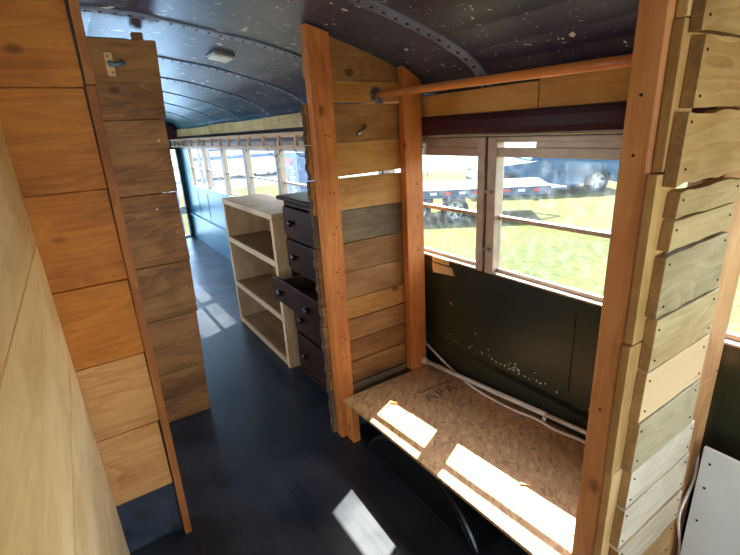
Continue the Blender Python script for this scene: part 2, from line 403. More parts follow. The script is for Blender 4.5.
M['red'] = plain('red_lens', (214, 40, 44), .35)
M['white'] = plain('white_paint', (232, 234, 236), .5, noise=.05)
M['deck'] = plain('weathered_trailer_deck', (84, 87, 92), .8, noise=.3, scale=14)
M['deck_steel'] = plain('dark_trailer_steel', (70, 84, 100), .5, noise=.2)
M['slate'] = plain('slate_blue_panel', (74, 96, 130), .45, noise=.08)
M['lilac'] = plain('lilac_picket', (150, 138, 190), .6, noise=.1)
M['wire'] = plain('black_wire', (24, 22, 24), .5)

# ------------------------------------------------------------------ the shell
bm = NB(); box(bm, WL-.06, WR+.06, Y0, Y1+.05, FLOOR-.06, FLOOR); structure(link('floor', bm, M['floor']))

PROF = [(0,.462),(.15,.452),(.3,.430),(.45,.405),(.6,.381),(.72,.352),(.85,.316),(.96,.284),(1.07,.240),(1.14,.200),(1.18,.165),(1.205,.128)]
def zc(x):
    u = abs(x-CX)
    for (a, za), (b, zb) in zip(PROF, PROF[1:]):
        if a <= u <= b: return za+(zb-za)*(u-a)/(b-a)
    return PROF[-1][1]
full = [(CX-u, z) for u, z in PROF[::-1]] + [(CX+u, z) for u, z in PROF[1:]]
outer = [(CX+(x-CX)*1.05, z+.05) for x, z in full][::-1]
bm = NB(); prism(bm, full+outer, 'y', Y0, Y1+.05)
ceil = structure(link('ceiling', bm, M['ceil']))
# roof bows: pressed ribs with their rivets
for i, y in enumerate((-1.05, -.25, .52, 1.28, 2.05, 2.80, 3.50, 4.24, 5.0, 5.8, 6.58)):
    lo = [(x, z-.007) for x, z in full]
    bm = NB(); prism(bm, [(x, z+.003) for x, z in full]+lo[::-1], 'y', y-.028, y+.028)
    rib = structure(link('trim_%d' % (i+1), bm, M['rib'], bevel=.002))
    bm = NB()
    L_ = 0; pts = []
    for (xa, za), (xb, zb) in zip(full, full[1:]):
        seg = math.hypot(xb-xa, zb-za); d = -L_ % .048
        while d < seg:
            f = d/seg; pts.append((xa+(xb-xa)*f, za+(zb-za)*f, Vector((-(zb-za), 0, xb-xa)).normalized())); d += .048
        L_ += seg
    for x, z, n in pts:
        if y < 3.6 and x > -.3:
            c = Vector((x, y, z))-n*.006
            disc(bm, c, -n, .0055, .004, 8)
    if bm.verts: link('rivet_row', bm, M['rivet'], rib)
    else: bm.free()

MULL = [-1.80, -1.02, -.24, .50, 1.267, 1.99, 2.72, 3.445, 4.235, 4.99, 5.80, 6.58]
SILL, WTOP = -.61, -.056
nwin = [0]
def side_wall(side, x, s):
    """x inner face, s = outward direction"""
    a, b = sorted((x, x+s*.05))
    bm = NB()
    box(bm, a, b, Y0, Y1, FLOOR, SILL)                                   # lower steel
    box(bm, a, b, Y0, Y1, WTOP, .14)                                     # header
    box(bm, a, b, Y0, MULL[0], SILL, WTOP)
    box(bm, a, b, MULL[-1], Y1, SILL, WTOP)
    for y in (-.98, -.2, .83, 2.4, 3.9, 5.0, 5.9, 6.4):                                # lap seams
        c, d = sorted((x, x-s*.004)); box(bm, c, d, y-.004, y+.004, -1.0, SILL-.06)
    # seat rail: a ledge that steps in, with a sloping foot
    zr = -1.04
    pr = [(x, zr), (x-s*.022, zr-.01), (x-s*.022, zr-.035), (x-s*.006, zr-.045), (x-s*.012, FLOOR), (x+s*.001, FLOOR)]
    prism(bm, pr, 'y', Y0, Y1-.01)
    w = structure(link('wall_'+side, bm, M['wall']))
    for y0, y1 in zip(MULL, MULL[1:]):
        nwin[0] += 1
        root = structure_root('window_%d' % nwin[0], (x+s*.03, (y0+y1)/2, SILL))
        fa, fb = sorted((x-s*.004, x+s*.045)); ga, gb = sorted((x+s*.026, x+s*.030))
        bm = NB()
        box(bm, fa, fb, y0+.007, y0+.046, SILL, WTOP); box(bm, fa, fb, y1-.052, y1-.007, SILL, WTOP)
        link('window_stile', bm, M['alu'], root, bevel=.003)
        bm = NB(); box(bm, fa, fb, y0+.046, y1-.052, -.076, WTOP); box(bm, fa+.008, fb-.008, y0+.046, y1-.052, -.131, -.096)
        box(bm, fa+.012, fb-.016, y0+.046, y1-(.22 if abs(y1-1.267) < .01 else .052), -.097, -.075)
        link('top_rail', bm, M['alu'], root, bevel=.002)
        bm = NB(); mr0, mr1 = sorted((x+s*.016, x+s*.040)); box(bm, mr0, mr1, y0+.046, y1-.052, -.381, -.364)
        link('meeting_rail', bm, M['alu'], root, bevel=.003)
        bm = NB(); box(bm, fa, fb, y0+.007, y1-.007, SILL-.004, SILL+.004)
        s0, s1 = sorted((x+s*.022, x+s*.040)); box(bm, s0, s1, y0+.046, y1-.052, SILL+.004, SILL+.020)
        link('window_sill', bm, M['alu'], root, bevel=.002)
        bm = NB(); box(bm, x+s*.008 if s > 0 else x+s*.04, x+s*.04 if s > 0 else x+s*.008, y0-.007, y0+.007, SILL, WTOP)
        link('window_seal', bm, M['alu_dark'], root)
        bm = NB(); box(bm, ga, gb, y0+.046, y1-.052, -.364, -.131)
        link('pane', bm, M['glass'], root)
        bm = NB(); box(bm, ga-.001, gb-.001, y0+.046, y1-.052, SILL+.020, -.381)
        link('pane', bm, M['glass'], root)
        if s > 0 and .4 < y1 < 3.5:
            for z in (-.267, -.505):
                bm = NB(); tube(bm, [(x-.004, y1-.030, z), (x-.014, y1-.030, z)], .007, 10)
                box(bm, x-.016, x-.008, y1-.036, y1-.004, z-.006, z+.006)
                link('latch', bm, M['steel'], root)
side_wall('right', WR, 1)
side_wall('left', WL, -1)

# rear end: door opening with tall glass, header and jambs
bm = NB()
DX0, DX1 = .42, 1.335
box(bm, WL-.05, DX0, Y1, Y1+.05, FLOOR, .47); box(bm, DX1+.05, WR+.05, Y1, Y1+.05, FLOOR, .13)
prism(bm, [(DX0, -.085), (DX1+.05, -.085), (DX1+.05, .13), (WR+.05, .13), (WR+.0, .18), (1.3, .26), (DX1-.2, zc(DX1-.2)+.02), (.8, zc(.8)+.02), (DX0, .47)], 'y', Y1, Y1+.05)
structure(link('wall_back', bm, M['wall']))
dr = structure_root('door_1', ((DX0+DX1)/2, Y1+.03, FLOOR))
bm = NB()
box(bm, DX1, DX1+.05, Y1-.03, Y1+.06, FLOOR, -.085); box(bm, DX0, DX0+.05, Y1-.03, Y1+.06, FLOOR, -.085)
box(bm, DX0+.05, DX1, Y1, Y1+.05, -.13, -.085)
link('door_frame', bm, M['alu_dark'], dr, bevel=.004)
bm = NB(); box(bm, DX0+.05, DX1, Y1, Y1+.04, -1.06, -.95); box(bm, DX0+.05, DX1, Y1, Y1+.04, FLOOR, FLOOR+.03)
link('door_rail', bm, M['white'], dr, bevel=.004)
for z0, z1 in ((-.95, -.13), (FLOOR+.03, -1.06)):
    bm = NB(); box(bm, DX0+.05, DX1, Y1+.015, Y1+.020, z0, z1); link('door_pane', bm, M['glass'], dr)
# front end behind the camera: cowl with a wide windscreen
bm = NB()
box(bm, WL-.05, WR+.05, Y0-.05, Y0, FLOOR, -.75); box(bm, WL-.05, WL+.1, Y0-.05, Y0, -.75, .13); box(bm, WR-.1, WR+.05, Y0-.05, Y0, -.75, .13)
prism(bm, [(WL+.1, .10), (WR-.1, .10)]+[(x, z+.01) for x, z in full if WL+.1 < x < WR-.1][::-1], 'y', Y0-.05, Y0)
structure(link('wall_front', bm, M['wall']))
wr = structure_root('window_%d' % (nwin[0]+1), (CX, Y0, -.75))
bm = NB(); box(bm, WL+.1, WR-.1, Y0-.03, Y0-.025, -.75, .10); link('windscreen_pane', bm, M['glass'], wr)
bm = NB(); box(bm, CX-.02, CX+.02, Y0-.045, Y0-.005, -.75, .10); link('centre_bar', bm, M['alu'], wr)

# wooden fascia boards above the right-hand windows
segs = [(-2.15,-.9,'gold_y'),(-.88,.42,'gold_y'),(.425,1.013,'gold_y'),(1.017,1.66,'gold_y'),(1.70,2.60,'gold_y'),(2.605,3.55,'wheat_y'),(3.555,4.3,'wheat_y'),(4.305,5.2,'wheat_y'),(5.205,6.2,'wheat_y'),(6.205,7.0,'wheat_y')]
fas = thing('wood_fascia', (1.375, 2.4, .04), 'strip of reclaimed boards running along the wall above the windows', 'trim')
for y0, y1, mt in segs:
    bm = NB(); box(bm, 1.362, 1.384, y0, y1, .036, .127+rnd.uniform(-.006, .008))
    link('board', bm, M[mt], fas, bevel=.002)
# plum coloured channel under the fascia
bm = NB()
prof = [(1.399, .036), (1.352, .034), (1.345, .012), (1.343, -.020), (1.349, -.042), (1.365, -.050), (1.399, -.052)]
prism(bm, prof, 'y', .40, 1.655)
tag(link('valance', bm, M['purple'], smooth=False, bevel=.006), 'dark plum vinyl valance tucked under the boards over the closet window', 'valance')
bm = NB(); tube(bm, [(1.346, .42, -.047), (1.346, 1.60, -.047)], .0035, 8)
v = bpy.data.objects['valance']; link('bottom_bead', bm, M['alu'], v, smooth=True)
bm = NB(); box(bm, 1.378, 1.399, 1.70, 7.0, -.050, .034)
tag(link('header_strip', bm, M['purple'], bevel=.003), 'long dark strip below the fascia boards towards the rear door', 'trim')

# slatted rack under the fascia, rear half
rack = thing('spaced_rack', (1.30, 4.5, -.09), 'narrow wooden ladder-like rack with spacer blocks, over the rear windows', 'rack')
for z0, z1 in ((-.013, .008), (-.098, -.078)):
    bm = NB(); box(bm, 1.245, 1.262, 1.72, 6.79, z0, z1); link('rail', bm, M['rack_y'], rack, bevel=.002)
for y in (6.95, 6.70, 6.45, 6.19, 5.84, 5.52, 5.25, 4.93, 4.62, 4.34, 4.05, 3.77, 3.44, 3.13, 2.84, 2.55, 2.26, 1.97):
    bm = NB(); box(bm, 1.242, 1.262, y*.962-.011, y*.962+.011, -.078, -.013); link('spacer', bm, M['rack_y'], rack, bevel=.002)
bm = NB(); box(bm, 1.262, 1.377, 1.72, 6.79, -.024, -.012); link('rack_top', bm, M['rack_y'], rack)
# scraps of wire hanging from the rack
def sag(y0, y1, z, d, x=1.30):
    return [(x, y0+(y1-y0)*k/14, z-d*math.sin(math.pi*k/14)-.006*math.sin(k*2.4)) for k in range(15)]
for (y0, y1, d, lab) in ((2.52, 2.80, .05, 'thin black wire dangling from the rack nearest the partition'),
                         (2.98, 3.28, .06, 'thin dark wire loop hanging under the rack above the bookcase')):
    bm = NB(); tube(bm, sag(y0, y1, -.094, d, 1.255), .003, 6); tag(link('loose_wire', bm, M['wire'], smooth=True), lab, 'wire')

# dark speaker box over the rear door
bm = NB(); box(bm, 1.02, 1.16, 6.83, 7.04, .02, .19); sb = tag(link('speaker_box', bm, M['slate'], bevel=.01), 'slate blue box fixed above the rear door opening', 'speaker')
bm = NB(); box(bm, 1.165, 1.33, 6.80, 7.04, -.005, .21); tag(link('corner_housing', bm, M['purple'], bevel=.03), 'dark rounded housing in the rear corner above the windows', 'housing')

# ------------------------------------------------------------------ partition with two studs (bench end)
P0 = thing('stud_partition', (1.1, 1.63, FLOOR), 'orange board partition with two studs at the far end of the bench', 'partition')
bm = NB(); prism(bm, [(.838, FLOOR), (.903, FLOOR), (.903, zc(.903)-.004), (.838, zc(.838)-.004)], 'y', 1.585, 1.625)
# broad stud: its face is turned to the camera
bm.free(); bm = NB()
prism(bm, [(.818, FLOOR), (.897, FLOOR), (.908, zc(.908)-.010), (.814, zc(.82)-.006)], 'y', 1.600, 1.645)
link('stud', bm, M['stud_z'], P0, bevel=.003)
bm = NB(); prism(bm, [(1.252, FLOOR+.21), (1.352, FLOOR+.21), (1.345, zc(1.345)-.008), (1.245, zc(1.245)-.008)], 'y', 1.598, 1.638)
link('stud', bm, M['stud_z'], P0, bevel=.003)
bm = NB(); prism(bm, [(.909, .104), (1.245, .104), (1.245, .182), (.909, .182)], 'y', 1.625, 1.650)
link('header_board', bm, M['gold_x'], P0, bevel=.002)
rows = [(.196, None, 'gold2_x'), (-.048, .100, 'gold2_x'), (-.186, -.052, 'gold_x'), (-.325, -.1915, 'gold_x'), (-.470, -.330, 'smoke_x'),
        (-.606, -.474, 'gold2_x'), (-.735, -.610, 'gold2_x'), (-.835, -.739, 'gold_x'), (-.945, -.839, 'gold2_x'), (-1.055, -.949, 'gold2_x'), (-1.17, -1.06, 'gold2_x'), (-1.405, -1.18, 'smoke_x')]
for i, (z0, z1, mt) in enumerate(rows):
    bm = NB(); dz = rnd.uniform(-.006, .006); xl = .795+rnd.uniform(-.004, .006)
    n = 14
    if z1 is None:
        pts = [(xl+.03, z0)] + [(1.37, z0-.03)] + [(x, zc(x)-.006) for x in (1.37, 1.3, 1.2, 1.1, 1.0, .9, .83)]
    else:
        # wavy bark edge on the aisle side, slight taper along the length
        pts = [(xl+.006+.003*math.sin((z0+(z1-z0)*k/n)*61)+.0025*math.sin((z0+(z1-z0)*k/n)*117+i), z0+(z1-z0)*k/n) for k in range(n+1)]
        t_ = rnd.uniform(-.004, .004)
        if i == 3: t_ = -.008
        pts += [(1.385, z1+t_), (1.385, z0+t_+ (.001 if i != 2 else .004))]
    prism(bm, pts, 'y', 1.652, 1.674); link('plank', bm, M[mt], P0)
    if z1 is not None:
        bm = NB(); q = [(p[0]-.005, p[1]) for p in pts[:n+1]]+[(p[0]-.0004, p[1]) for p in pts[:n+1]][::-1]; prism(bm, q, 'y', 1.650, 1.675); link('bark_edge', bm, M['bark'], P0)
bm = NB()
for z in (-.02, -.25, -.40, -.56, -.68, -.88, -1.0):
    for x in (.86, .875): screw((x, 1.601, z+rnd.uniform(-.02, .02)), (0, -1, 0), .0035, .003, M['screw'], P0)
    screw((1.31, 1.599, z), (0, -1, 0), .0035, .003, M['screw'], P0)
bm = NB()
disc(bm, (1.075, 1.651, .01), (0, -1, 0), .008, .006); tube(bm, [(1.075, 1.646, .01), (1.06, 1.63, .0), (1.02, 1.62, -.02)], [.006, .007, .008], 8)
link('peg', bm, M['steel'], P0, smooth=True)

# closet rod with its socket
rod = thing('closet_rod', (1.13, 1.1, .13), 'varnished round wooden clothes rod spanning the closet above the bench', 'rod')
bm = NB(); tube(bm, [(1.125, 1.622, .130), (1.14, .398, .1155)], .0138, 20); link('dowel', bm, M['dowel_y'], rod, smooth=True)
bm = NB(); disc(bm, (1.120, 1.625, .130), (0, -1, 0), .031, .006, 20); tube(bm, [(1.125, 1.62, .108), (1.125, 1.595, .108)], .016, 12)
disc(bm, (1.098, 1.62, .132), (0, -1, 0), .004, .003, 8); disc(bm, (1.145, 1.62, .144), (0, -1, 0), .004, .003, 8)
link('socket', bm, M['steel'], rod, bevel=.001)

# ------------------------------------------------------------------ bench
def bz(y): return -1.2+.055*(1.63-y)
bench = thing('storage_bench', (1.1, 1.05, FLOOR), 'low bench topped with tan strand board under the closet window', 'bench')
bm = NB(); A = .449; B = 1.597
Vs = []
for x, y in ((.838, A), (1.398, A), (1.398, B), (.838, B)):
    Vs.append((bm.verts.new((x, y, bz(y))), bm.verts.new((x, y, bz(y)-.013))))
bm.faces.new([v[0] for v in Vs]); bm.faces.new([v[1] for v in Vs][::-1])
for i in range(4):
    a, b = Vs[i], Vs[(i+1) % 4]; bm.faces.new((a[0], b[0], b[1], a[1]))
top = link('bench_top', bm, M['osb'], bench)
bm = NB(); box(bm, .845, .88, 1.535, 1.595, FLOOR, bz(1.56)-.016); link('support', bm, M['stud_z'], bench)
bm = NB(); box(bm, .90, 1.38, 1.56, 1.595, FLOOR+.06, bz(1.6)-.016); link('support', bm, M['smear'], bench)
bm = NB(); box(bm, .87, 1.38, .46, .50, FLOOR, bz(.42)-.018); link('support', bm, M['smear'], bench)
# faded ink stamp on the strand board
def text_mesh(s, size, mat, name):
    cu = bpy.data.curves.new(name, 'FONT'); cu.body = s; cu.size = size; cu.resolution_u = 2; cu.extrude = 0; cu.space_character = 1.25
    try: cu.offset = size*.03
    except Exception: pass
    o = bpy.data.objects.new(name, cu); COL.objects.link(o)
    dg = bpy.context.evaluated_depsgraph_get(); me = bpy.data.meshes.new_from_object(o.evaluated_get(dg))
    bpy.data.objects.remove(o); me.materials.clear(); me.materials.append(mat)
    return me
me = text_mesh('APA', .085, M['ink'], 'ink_stamp')
o = bpy.data.objects.new('ink_stamp', me); COL.objects.link(o)
Ms = Matrix.Translation((1.125, 1.315, bz(1.315)+.0012)) @ Matrix.Rotation(math.atan(-.055), 4, 'X') @ Matrix.Rotation(-.05, 4, 'Z')
me.transform(Ms); adopt(o, bench)
bm = NB()
for k in range(9):
    x = 1.14+k*.0225; y = 1.405-k*.002; h = rnd.choice((.012, .018, .022))
    for q in range(2):
        xx = x+q*.009; box(bm, xx, xx+.006, y-h*.5, y+h*.5, bz(y)+.0008, bz(y)+.0014)
    box(bm, x, x+.014, y-.003, y+.003, bz(y)+.0008, bz(y)+.0015)
link('ink_stamp', bm, M['ink'], bench)

# wheel housing under the bench
bm = NB(); c = (1.13, -1.60); R_ = .398; pts = []
a0 = math.asin((FLOOR-c[1])/R_)
for k in range(33):
    a = a0+(math.pi-2*a0)*k/32; pts.append((c[0]+R_*math.cos(a), c[1]+R_*math.sin(a)))
prism(bm, pts, 'x', .875, 1.385)
ww = tag(link('wheel_housing', bm, M['black'], bevel=.012), 'black arched wheel housing under the front of the bench', 'wheel housing')
bm = NB()
for k in range(32):
    a, b = pts[k], pts[k+1]
    d = lambda p, r: (c[0]+(p[0]-c[0])*r, c[1]+(p[1]-c[1])*r)
    prism(bm, [d(a, .93), d(b, .93), d(b, .96), d(a, .96)], 'x', .869, .876)
link('rim_flange', bm, M['black'], ww)

# white tension rod lying along the wall, and a cord
tr = thing('tension_rod', (1.36, 1.1, -1.16), 'white metal tension rod lying along the wall at the back of the bench', 'curtain rod')
pa, pb = Vector((1.335, 1.590, -1.160)), Vector((1.362, .41, -1.062))
ra, rb = Vector((1.330, 1.588, -1.163)), Vector((1.375, .45, -1.075))
bm = NB(); tube(bm, [ra, ra.lerp(rb, .62)], .0105, 14); link('rod_sleeve', bm, M['white_metal'], tr, smooth=True)
bm = NB(); tube(bm, [ra.lerp(rb, .60), rb], .0088, 14); link('inner_rod', bm, M['white_metal'], tr, smooth=True)
bm = NB(); tube(bm, [ra+Vector((0, .008, 0)), ra-Vector((0, .02, 0))], .016, 14); link('end_cap', bm, M['white_metal'], tr, bevel=.003)
bm = NB(); tube(bm, [(1.372, .90, bz(.9)+.0), (1.372, .90, bz(.9)+.02), (1.385, .90, bz(.9)+.03)], .009, 10)
tag(link('pipe_clip', bm, M['white_metal'], smooth=True), 'small white knob standing on the bench below the tension rod', 'clip')
cp = [(1.392, 1.72, -1.09), (1.390, 1.63, -1.11), (1.378, 1.48, -1.150), (1.372, 1.37, -1.172), (1.345, 1.23, bz(1.23)+.010), (1.340, 1.05, bz(1.05)+.009),
      (1.357, .93, bz(.93)+.009), (1.352, .83, bz(.83)+.009), (1.368, .73, bz(.73)+.009), (1.372, .60, bz(.6)+.009), (1.36, .47, bz(.47)+.009)]
bm = NB(); tube(bm, smoothpath(cp, 6), .0058, 8); tag(link('power_cable', bm, M['white_cord'], smooth=True), 'white electrical cord snaking under the tension rod along the bench', 'cord')
bm = NB(); prism(bm, [(.978, 1.418), (.988, 1.424), (1.012, 1.400), (1.003, 1.394)], 'z', bz(1.41)+.001, bz(1.41)+.007)
tag(link('wood_chip', bm, M['dowel_y']), 'small orange wood splinter on the bench beside the farther sun patch', 'wood chip')
bm = NB(); prism(bm, [(1.02, .735), (1.026, .742), (1.048, .715), (1.043, .709)], 'z', bz(.72)+.001, bz(.72)+.005)
tag(link('wood_chip', bm, M['tan_z']), 'thin pale wood splinter on the bench in the larger sun patch', 'wood chip')
# flaking paint along the ledge, on the wall
bm = NB()
for k in range(60):
    y = rnd.gauss(1.06, .10) if k < 40 else rnd.uniform(.95, 1.55); z = -1.020+.00*y+abs(rnd.gauss(0, .014)); s = rnd.uniform(.0012, .0042)
    q = [(y+s*rnd.uniform(.6, 1.6)*math.cos(a), z+s*rnd.uniform(.6, 1.9)*math.sin(a)) for a in (0, 1.2, 2.4, 3.6, 5)]
    prism(bm, q, 'x', WR-.0012, WR-.0002)
for y, z in ((1.467, -.826), (1.46, -.83), (1.30, -.93), (1.22, -.98)):
    prism(bm, [(y, z), (y+.008, z+.003), (y+.003, z+.012)], 'x', WR-.0012, WR-.0002)
link('paint_flakes', bm, M['paint_chip'], bpy.data.objects['wall_right'])
# shim and torn card at the sill
bm = NB(); prism(bm, [(1.392, 1.592), (1.398, 1.592), (1.398, 1.475), (1.392, 1.475)], 'z', -.635, -.608)
sh = tag(link('sill_shim', bm, M['paper'], bevel=.002), 'short pale wood shim under the window sill beside the rear stud', 'shim')
bm = NB(); prism(bm, [(1.592, -.640), (1.455, -.640), (1.44, -.675), (1.585, -.690)], 'x', 1.391, 1.3975)
tag(link('torn_card', bm, M['paper']), 'torn tan card stuck to the dark wall below the window sill shim', 'card')

# ------------------------------------------------------------------ near post and near plank partition
post = thing('corner_post', (.86, .41, FLOOR), 'tall reddish orange wooden post at the near end of the bench', 'post')
bm = NB(); prism(bm, [(.840, .444), (.840, .397), (.848, .390), (.93, .390), (.93, .444)], 'z', FLOOR, zc(.9)-.008)
link('upright', bm, M['post_z'], post, bevel=.002)
bm = NB()
for z in (-.07, .03, -.6): screw((.8405, .42, z), (-1, 0, 0), .003, .002, M['screw'], post)

P3 = thing('pallet_partition', (1.05, .36, FLOOR), 'partition of stacked weathered pallet boards at the near end of the closet', 'partition')
for z0, z1, x0, mt in ((.14, .33, .848, 'tan_z'), (-.098, .138, .845, 'tan_z'), (-.425, -.101, .832, 'tan_z'), (-.735, -.428, .826, 'tan_z'), (FLOOR, -.738, .832, 'tan_z')):
    bm = NB(); dz = 0; box(bm, x0, x0+.075, .371, .3885, z0, z1); link('cleat', bm, [M[mt], M['end_tan']], P3, bevel=.002); ends(last_obj[0])
rows = [(.262, .335, .865, 'grey_x'), (.118, .258, .857, 'tan_x'), (.004, .114, .866, 'tan_x'), (-.120, 0.0, .850, 'tan_x'), (-.181, -.130, .870, 'wash_x'), (-.240, -.184, .868, 'wash_x'),
        (-.372, -.246, .862, 'grey_x'), (-.486, -.376, .866, 'wash_x'), (-.606, -.490, .862, 'orange_p'), (-.734, -.610, .862, 'grey_x'), (-.838, -.738, .868, 'pale_x'),
        (-.950, -.841, .862, 'pale_x'), (-1.06, -.960, .862, 'pale_x'), (-1.19, -1.065, .862, 'tan_x'), (FLOOR+.005, -1.195, .862, 'tan_x')]
M['orange_p'] = wood('peach_board', (140, 92, 50), (196, 150, 98), (222, 186, 138), 'x', contrast=1.9, knots=False, stain=.2)
sc = NB()
for i, (z0, z1, x0, mt) in enumerate(rows):
    bm = NB(); xr = 1.145 if z0 > -.5 else (1.155 if z0 > -.75 else 1.18); xr += rnd.uniform(-.008, .008)
    if z0 > .1: xr = 1.13
    n = 9
    j = lambda a: rnd.uniform(-a, a)
    w = .002 if i not in (3, 4, 6, 12) else .006
    lo = [(x0+(xr-x0)*k/n, z0+j(w*.6)) for k in range(n+1)]; hi = [(x0+(xr-x0)*k/n+(.004 if k == 0 else 0), z1-abs(j(w))) for k in range(n, -1, -1)]
    th = .349+j(.002)
    prism(bm, lo+hi, 'y', th, .3705); link('plank', bm, [M[mt], M['end']], P3, bevel=.0018); ends(last_obj[0])
    for x in (x0+.018, xr-.02):
        for z in ((z0+.022), (z1-.022)):
            if z1-z0 > .07 or z > (z0+z1)/2: screw((x+j(.004), th+.0005, z+j(.006)), (0, -1, 0), .0024, .0022, M['screw'], P3)
sc.free()
for z0, z1 in ((-.665, .20), (FLOOR, -.668)):
    bm = NB(); box(bm, 1.12, 1.335+(0 if z0 > -1 else -.002), .3715, .41, z0, z1); link('stud', bm, M['stud_tan'], P3, bevel=.003)

# white primed panel leaning on the wall at the right
bm = NB(); box(bm, 1.262, 1.274, -.35, .346, FLOOR+.002, -.862)
wp = tag(link('primed_board', bm, M['grey_panel'], bevel=.0015), 'off-white panel on edge on the floor beside the pallet-board partition', 'panel')
bm = NB()
for y, z in ((.325, -.905), (.325, -.985), (.325, -1.1), (.10, -.9), (.10, -1.05)): screw((1.2625, y, z), (-1, 0, 0), .0035, .002, M['screw'], wp)
bm = NB(); tube(bm, smoothpath([(1.30, .35, FLOOR+.006), (1.29, .358, -1.25), (1.245, .362, -1.1), (1.30, .362, -1.0), (1.34, .38, -.92)], 6), .004, 8)
tag(link('grey_cable', bm, M['white_cord'], smooth=True), 'thin cable in the dark gap between the pallet boards and white panel', 'cable')

# ------------------------------------------------------------------ left-hand woodwork
LP = thing('cream_panelling', (-.13, .8, FLOOR), 'smooth cream coloured board wall running past the left of the camera', 'partition')
zj = [FLOOR, -.91, -.572, -.250, .10, .34]
for z0, z1 in zip(zj, zj[1:]):
    bm = NB(); box(bm, -.136, -.116, .10, 1.494, z0+.0025, z1-.0025); link('board', bm, M['cream_y'], LP, bevel=.0015)
bm = NB()
for y in (.15, .8, 1.42): box(bm, -.176, -.137, y-.02, y+.02, FLOOR, .36)
link('studs', bm, M['stud_z'], LP)

P1 = thing('orange_board_partition', (-.03, 1.5, FLOOR), 'near partition of wide orange pine boards with a narrow edge trim, on the left', 'partition')
edges = [.42, .144, -.125, -.40, -.652, -.912, -1.178]
for i, (z1, z0) in enumerate(zip(edges, edges[1:])):
    xr = (.085, .082, .080, .078, .074, .066)[i]
    bm = NB(); t1 = 0
    if z1 > .4:
        prism(bm, [(-.118, z0+.003), (xr, z0+.003), (xr, zc(xr)-.01), (-.118, zc(-.118)-.01)], 'y', 1.500, 1.520)
    else: box(bm, -.30, xr, 1.500, 1.520, z0+.003, z1)
    link('board', bm, M['orange_x' if i < 4 else 'amber_x'], P1, bevel=.002)
bm = NB(); box(bm, -.30, .045, 1.530, 1.545, FLOOR, -1.10); link('kick_board', bm, M['smear'], P1)
bm = NB(); prism(bm, [(.040, FLOOR), (.074, FLOOR), (.0935, zc(.09)-.008), (.05, zc(.05)-.008)], 'y', 1.5215, 1.556); link('stud', bm, M['smear'], P1)
for z0, z1 in ((FLOOR, .150), (.152, None)):
    bm = NB()
    zz = zc(.1)-.006 if z1 is None else z1
    # each trim piece leans a little
    xa = .067 if z1 is not None else .0895
    xb = .0865 if z1 is not None else .0935
    prism(bm, [(xa, z0), (xa+.024, z0), (xb+.024, zz), (xb, zz)], 'y', 1.486, 1.560)
    link('edge_trim', bm, M['trim_z'], P1, bevel=.002)

P2 = thing('brown_board_partition', (.2, 2.27, FLOOR), 'farther partition of staggered dark brown boards with a coat hook plate', 'partition')
rows = [(.091, .405, .430, .415), (-.229, .0885, .407, .404), (-.563, -.2315, .398, .404), (-.835, -.5655, .400, .392), (-1.128, -.8375, .386, .376), (FLOOR+.005, -1.1305, .372, .364)]
for z0, z1, xt, xb in rows:
    bm = NB(); prism(bm, [(-.55, z0), (xb, z0), (xt, z1), (-.55, z1)], 'y', 2.255, 2.278); link('board', bm, M['brown_x'], P2, bevel=.003)
bm = NB(); box(bm, -.55, .343, 2.2785, 2.2995, FLOOR, .395); link('light_block_sheet', bm, M['smear'], P2)  # added unseen sheet, stops light leaking between the boards
bm = NB(); box(bm, .345, .388, 2.2795, 2.32, -.2, zc(.39)-.008); link('stud', bm, M['brown_x'], P2, bevel=.003)
bm = NB(); box(bm, -.5, .325, 2.279, 2.30, .396, .412); link('top_strip', bm, M['teal'], P2)
hk = link('hook_plate', (lambda b: (box(b, .222, .252, 2.247, 2.2545, .262, .352), b)[1])(NB()), M['paper'], P2, bevel=.002)
bm = NB(); tube(bm, [(.237, 2.247, .31), (.240, 2.225, .305), (.262, 2.205, .300), (.285, 2.205, .312)], [.012, .010, .009, .012], 10)
disc(bm, (.232, 2.247, .337), (0, -1, 0), .004, .003, 8); disc(bm, (.242, 2.247, .276), (0, -1, 0), .004, .003, 8)
link('hook', bm, M['deck_steel'], hk, smooth=True)
bm = NB()
for x, z in ((.36, -.70), (.35, -.95), (.365, .0), (.30, -.3), (.37, -.42)): screw((x, 2.2555, z), (0, -1, 0), .004, .003, M['steel'], P2)

# ------------------------------------------------------------------ open bookcase
M['shelf_in'] = wood('shaded_shelf_interior', (84, 58, 34), (122, 88, 54), (150, 114, 74), 'y', stain=.4, knots=False, vary=.05)  # shade inside the bookcase is put into this darker brown
bk = thing('open_bookcase', (1.08, 2.87, FLOOR), 'pale pine open bookcase with three bays beside the dark chest', 'bookcase')
X0, X1, YA, YB = .89, 1.20, 2.375, 3.345
bm = NB(); box(bm, X0, X1, YA, YB, -.462, -.427); link('bookcase_top', bm, M['shelf_y'], bk, bevel=.002)
for y in (YA+.002, YB-.040):
    bm = NB(); box(bm, X0+.001, X1, y, y+.038, FLOOR, -.463); link('side_panel', bm, M['shelf_z'], bk, bevel=.002)
for z in (-.745, -1.095, -1.400):
    bm = NB(); box(bm, X0+.014, X1-.013, YA+.041, YB-.041, z, z+.036); sf = link('shelf', bm, M['shelf_in'], bk)
    bm = NB(); box(bm, X0, X0+.0135, YA+.041, YB-.041, z-.001, z+.037); link('shelf_front_edge', bm, M['shelf_y'], sf, bevel=.002)
bm = NB(); box(bm, X1-.012, X1-.001, YA+.041, YB-.041, FLOOR, -.463); link('back_panel', bm, M['shelf_in'], bk)
bm = NB(); disc(bm, (.985, YA+.003, -.52), (0, -1, 0), .026, .002, 18); disc(bm, (.985, YA+.002, -.55), (0, -1, 0), .012, .002, 12)
link('wood_knot', bm, M['screw'], bk)

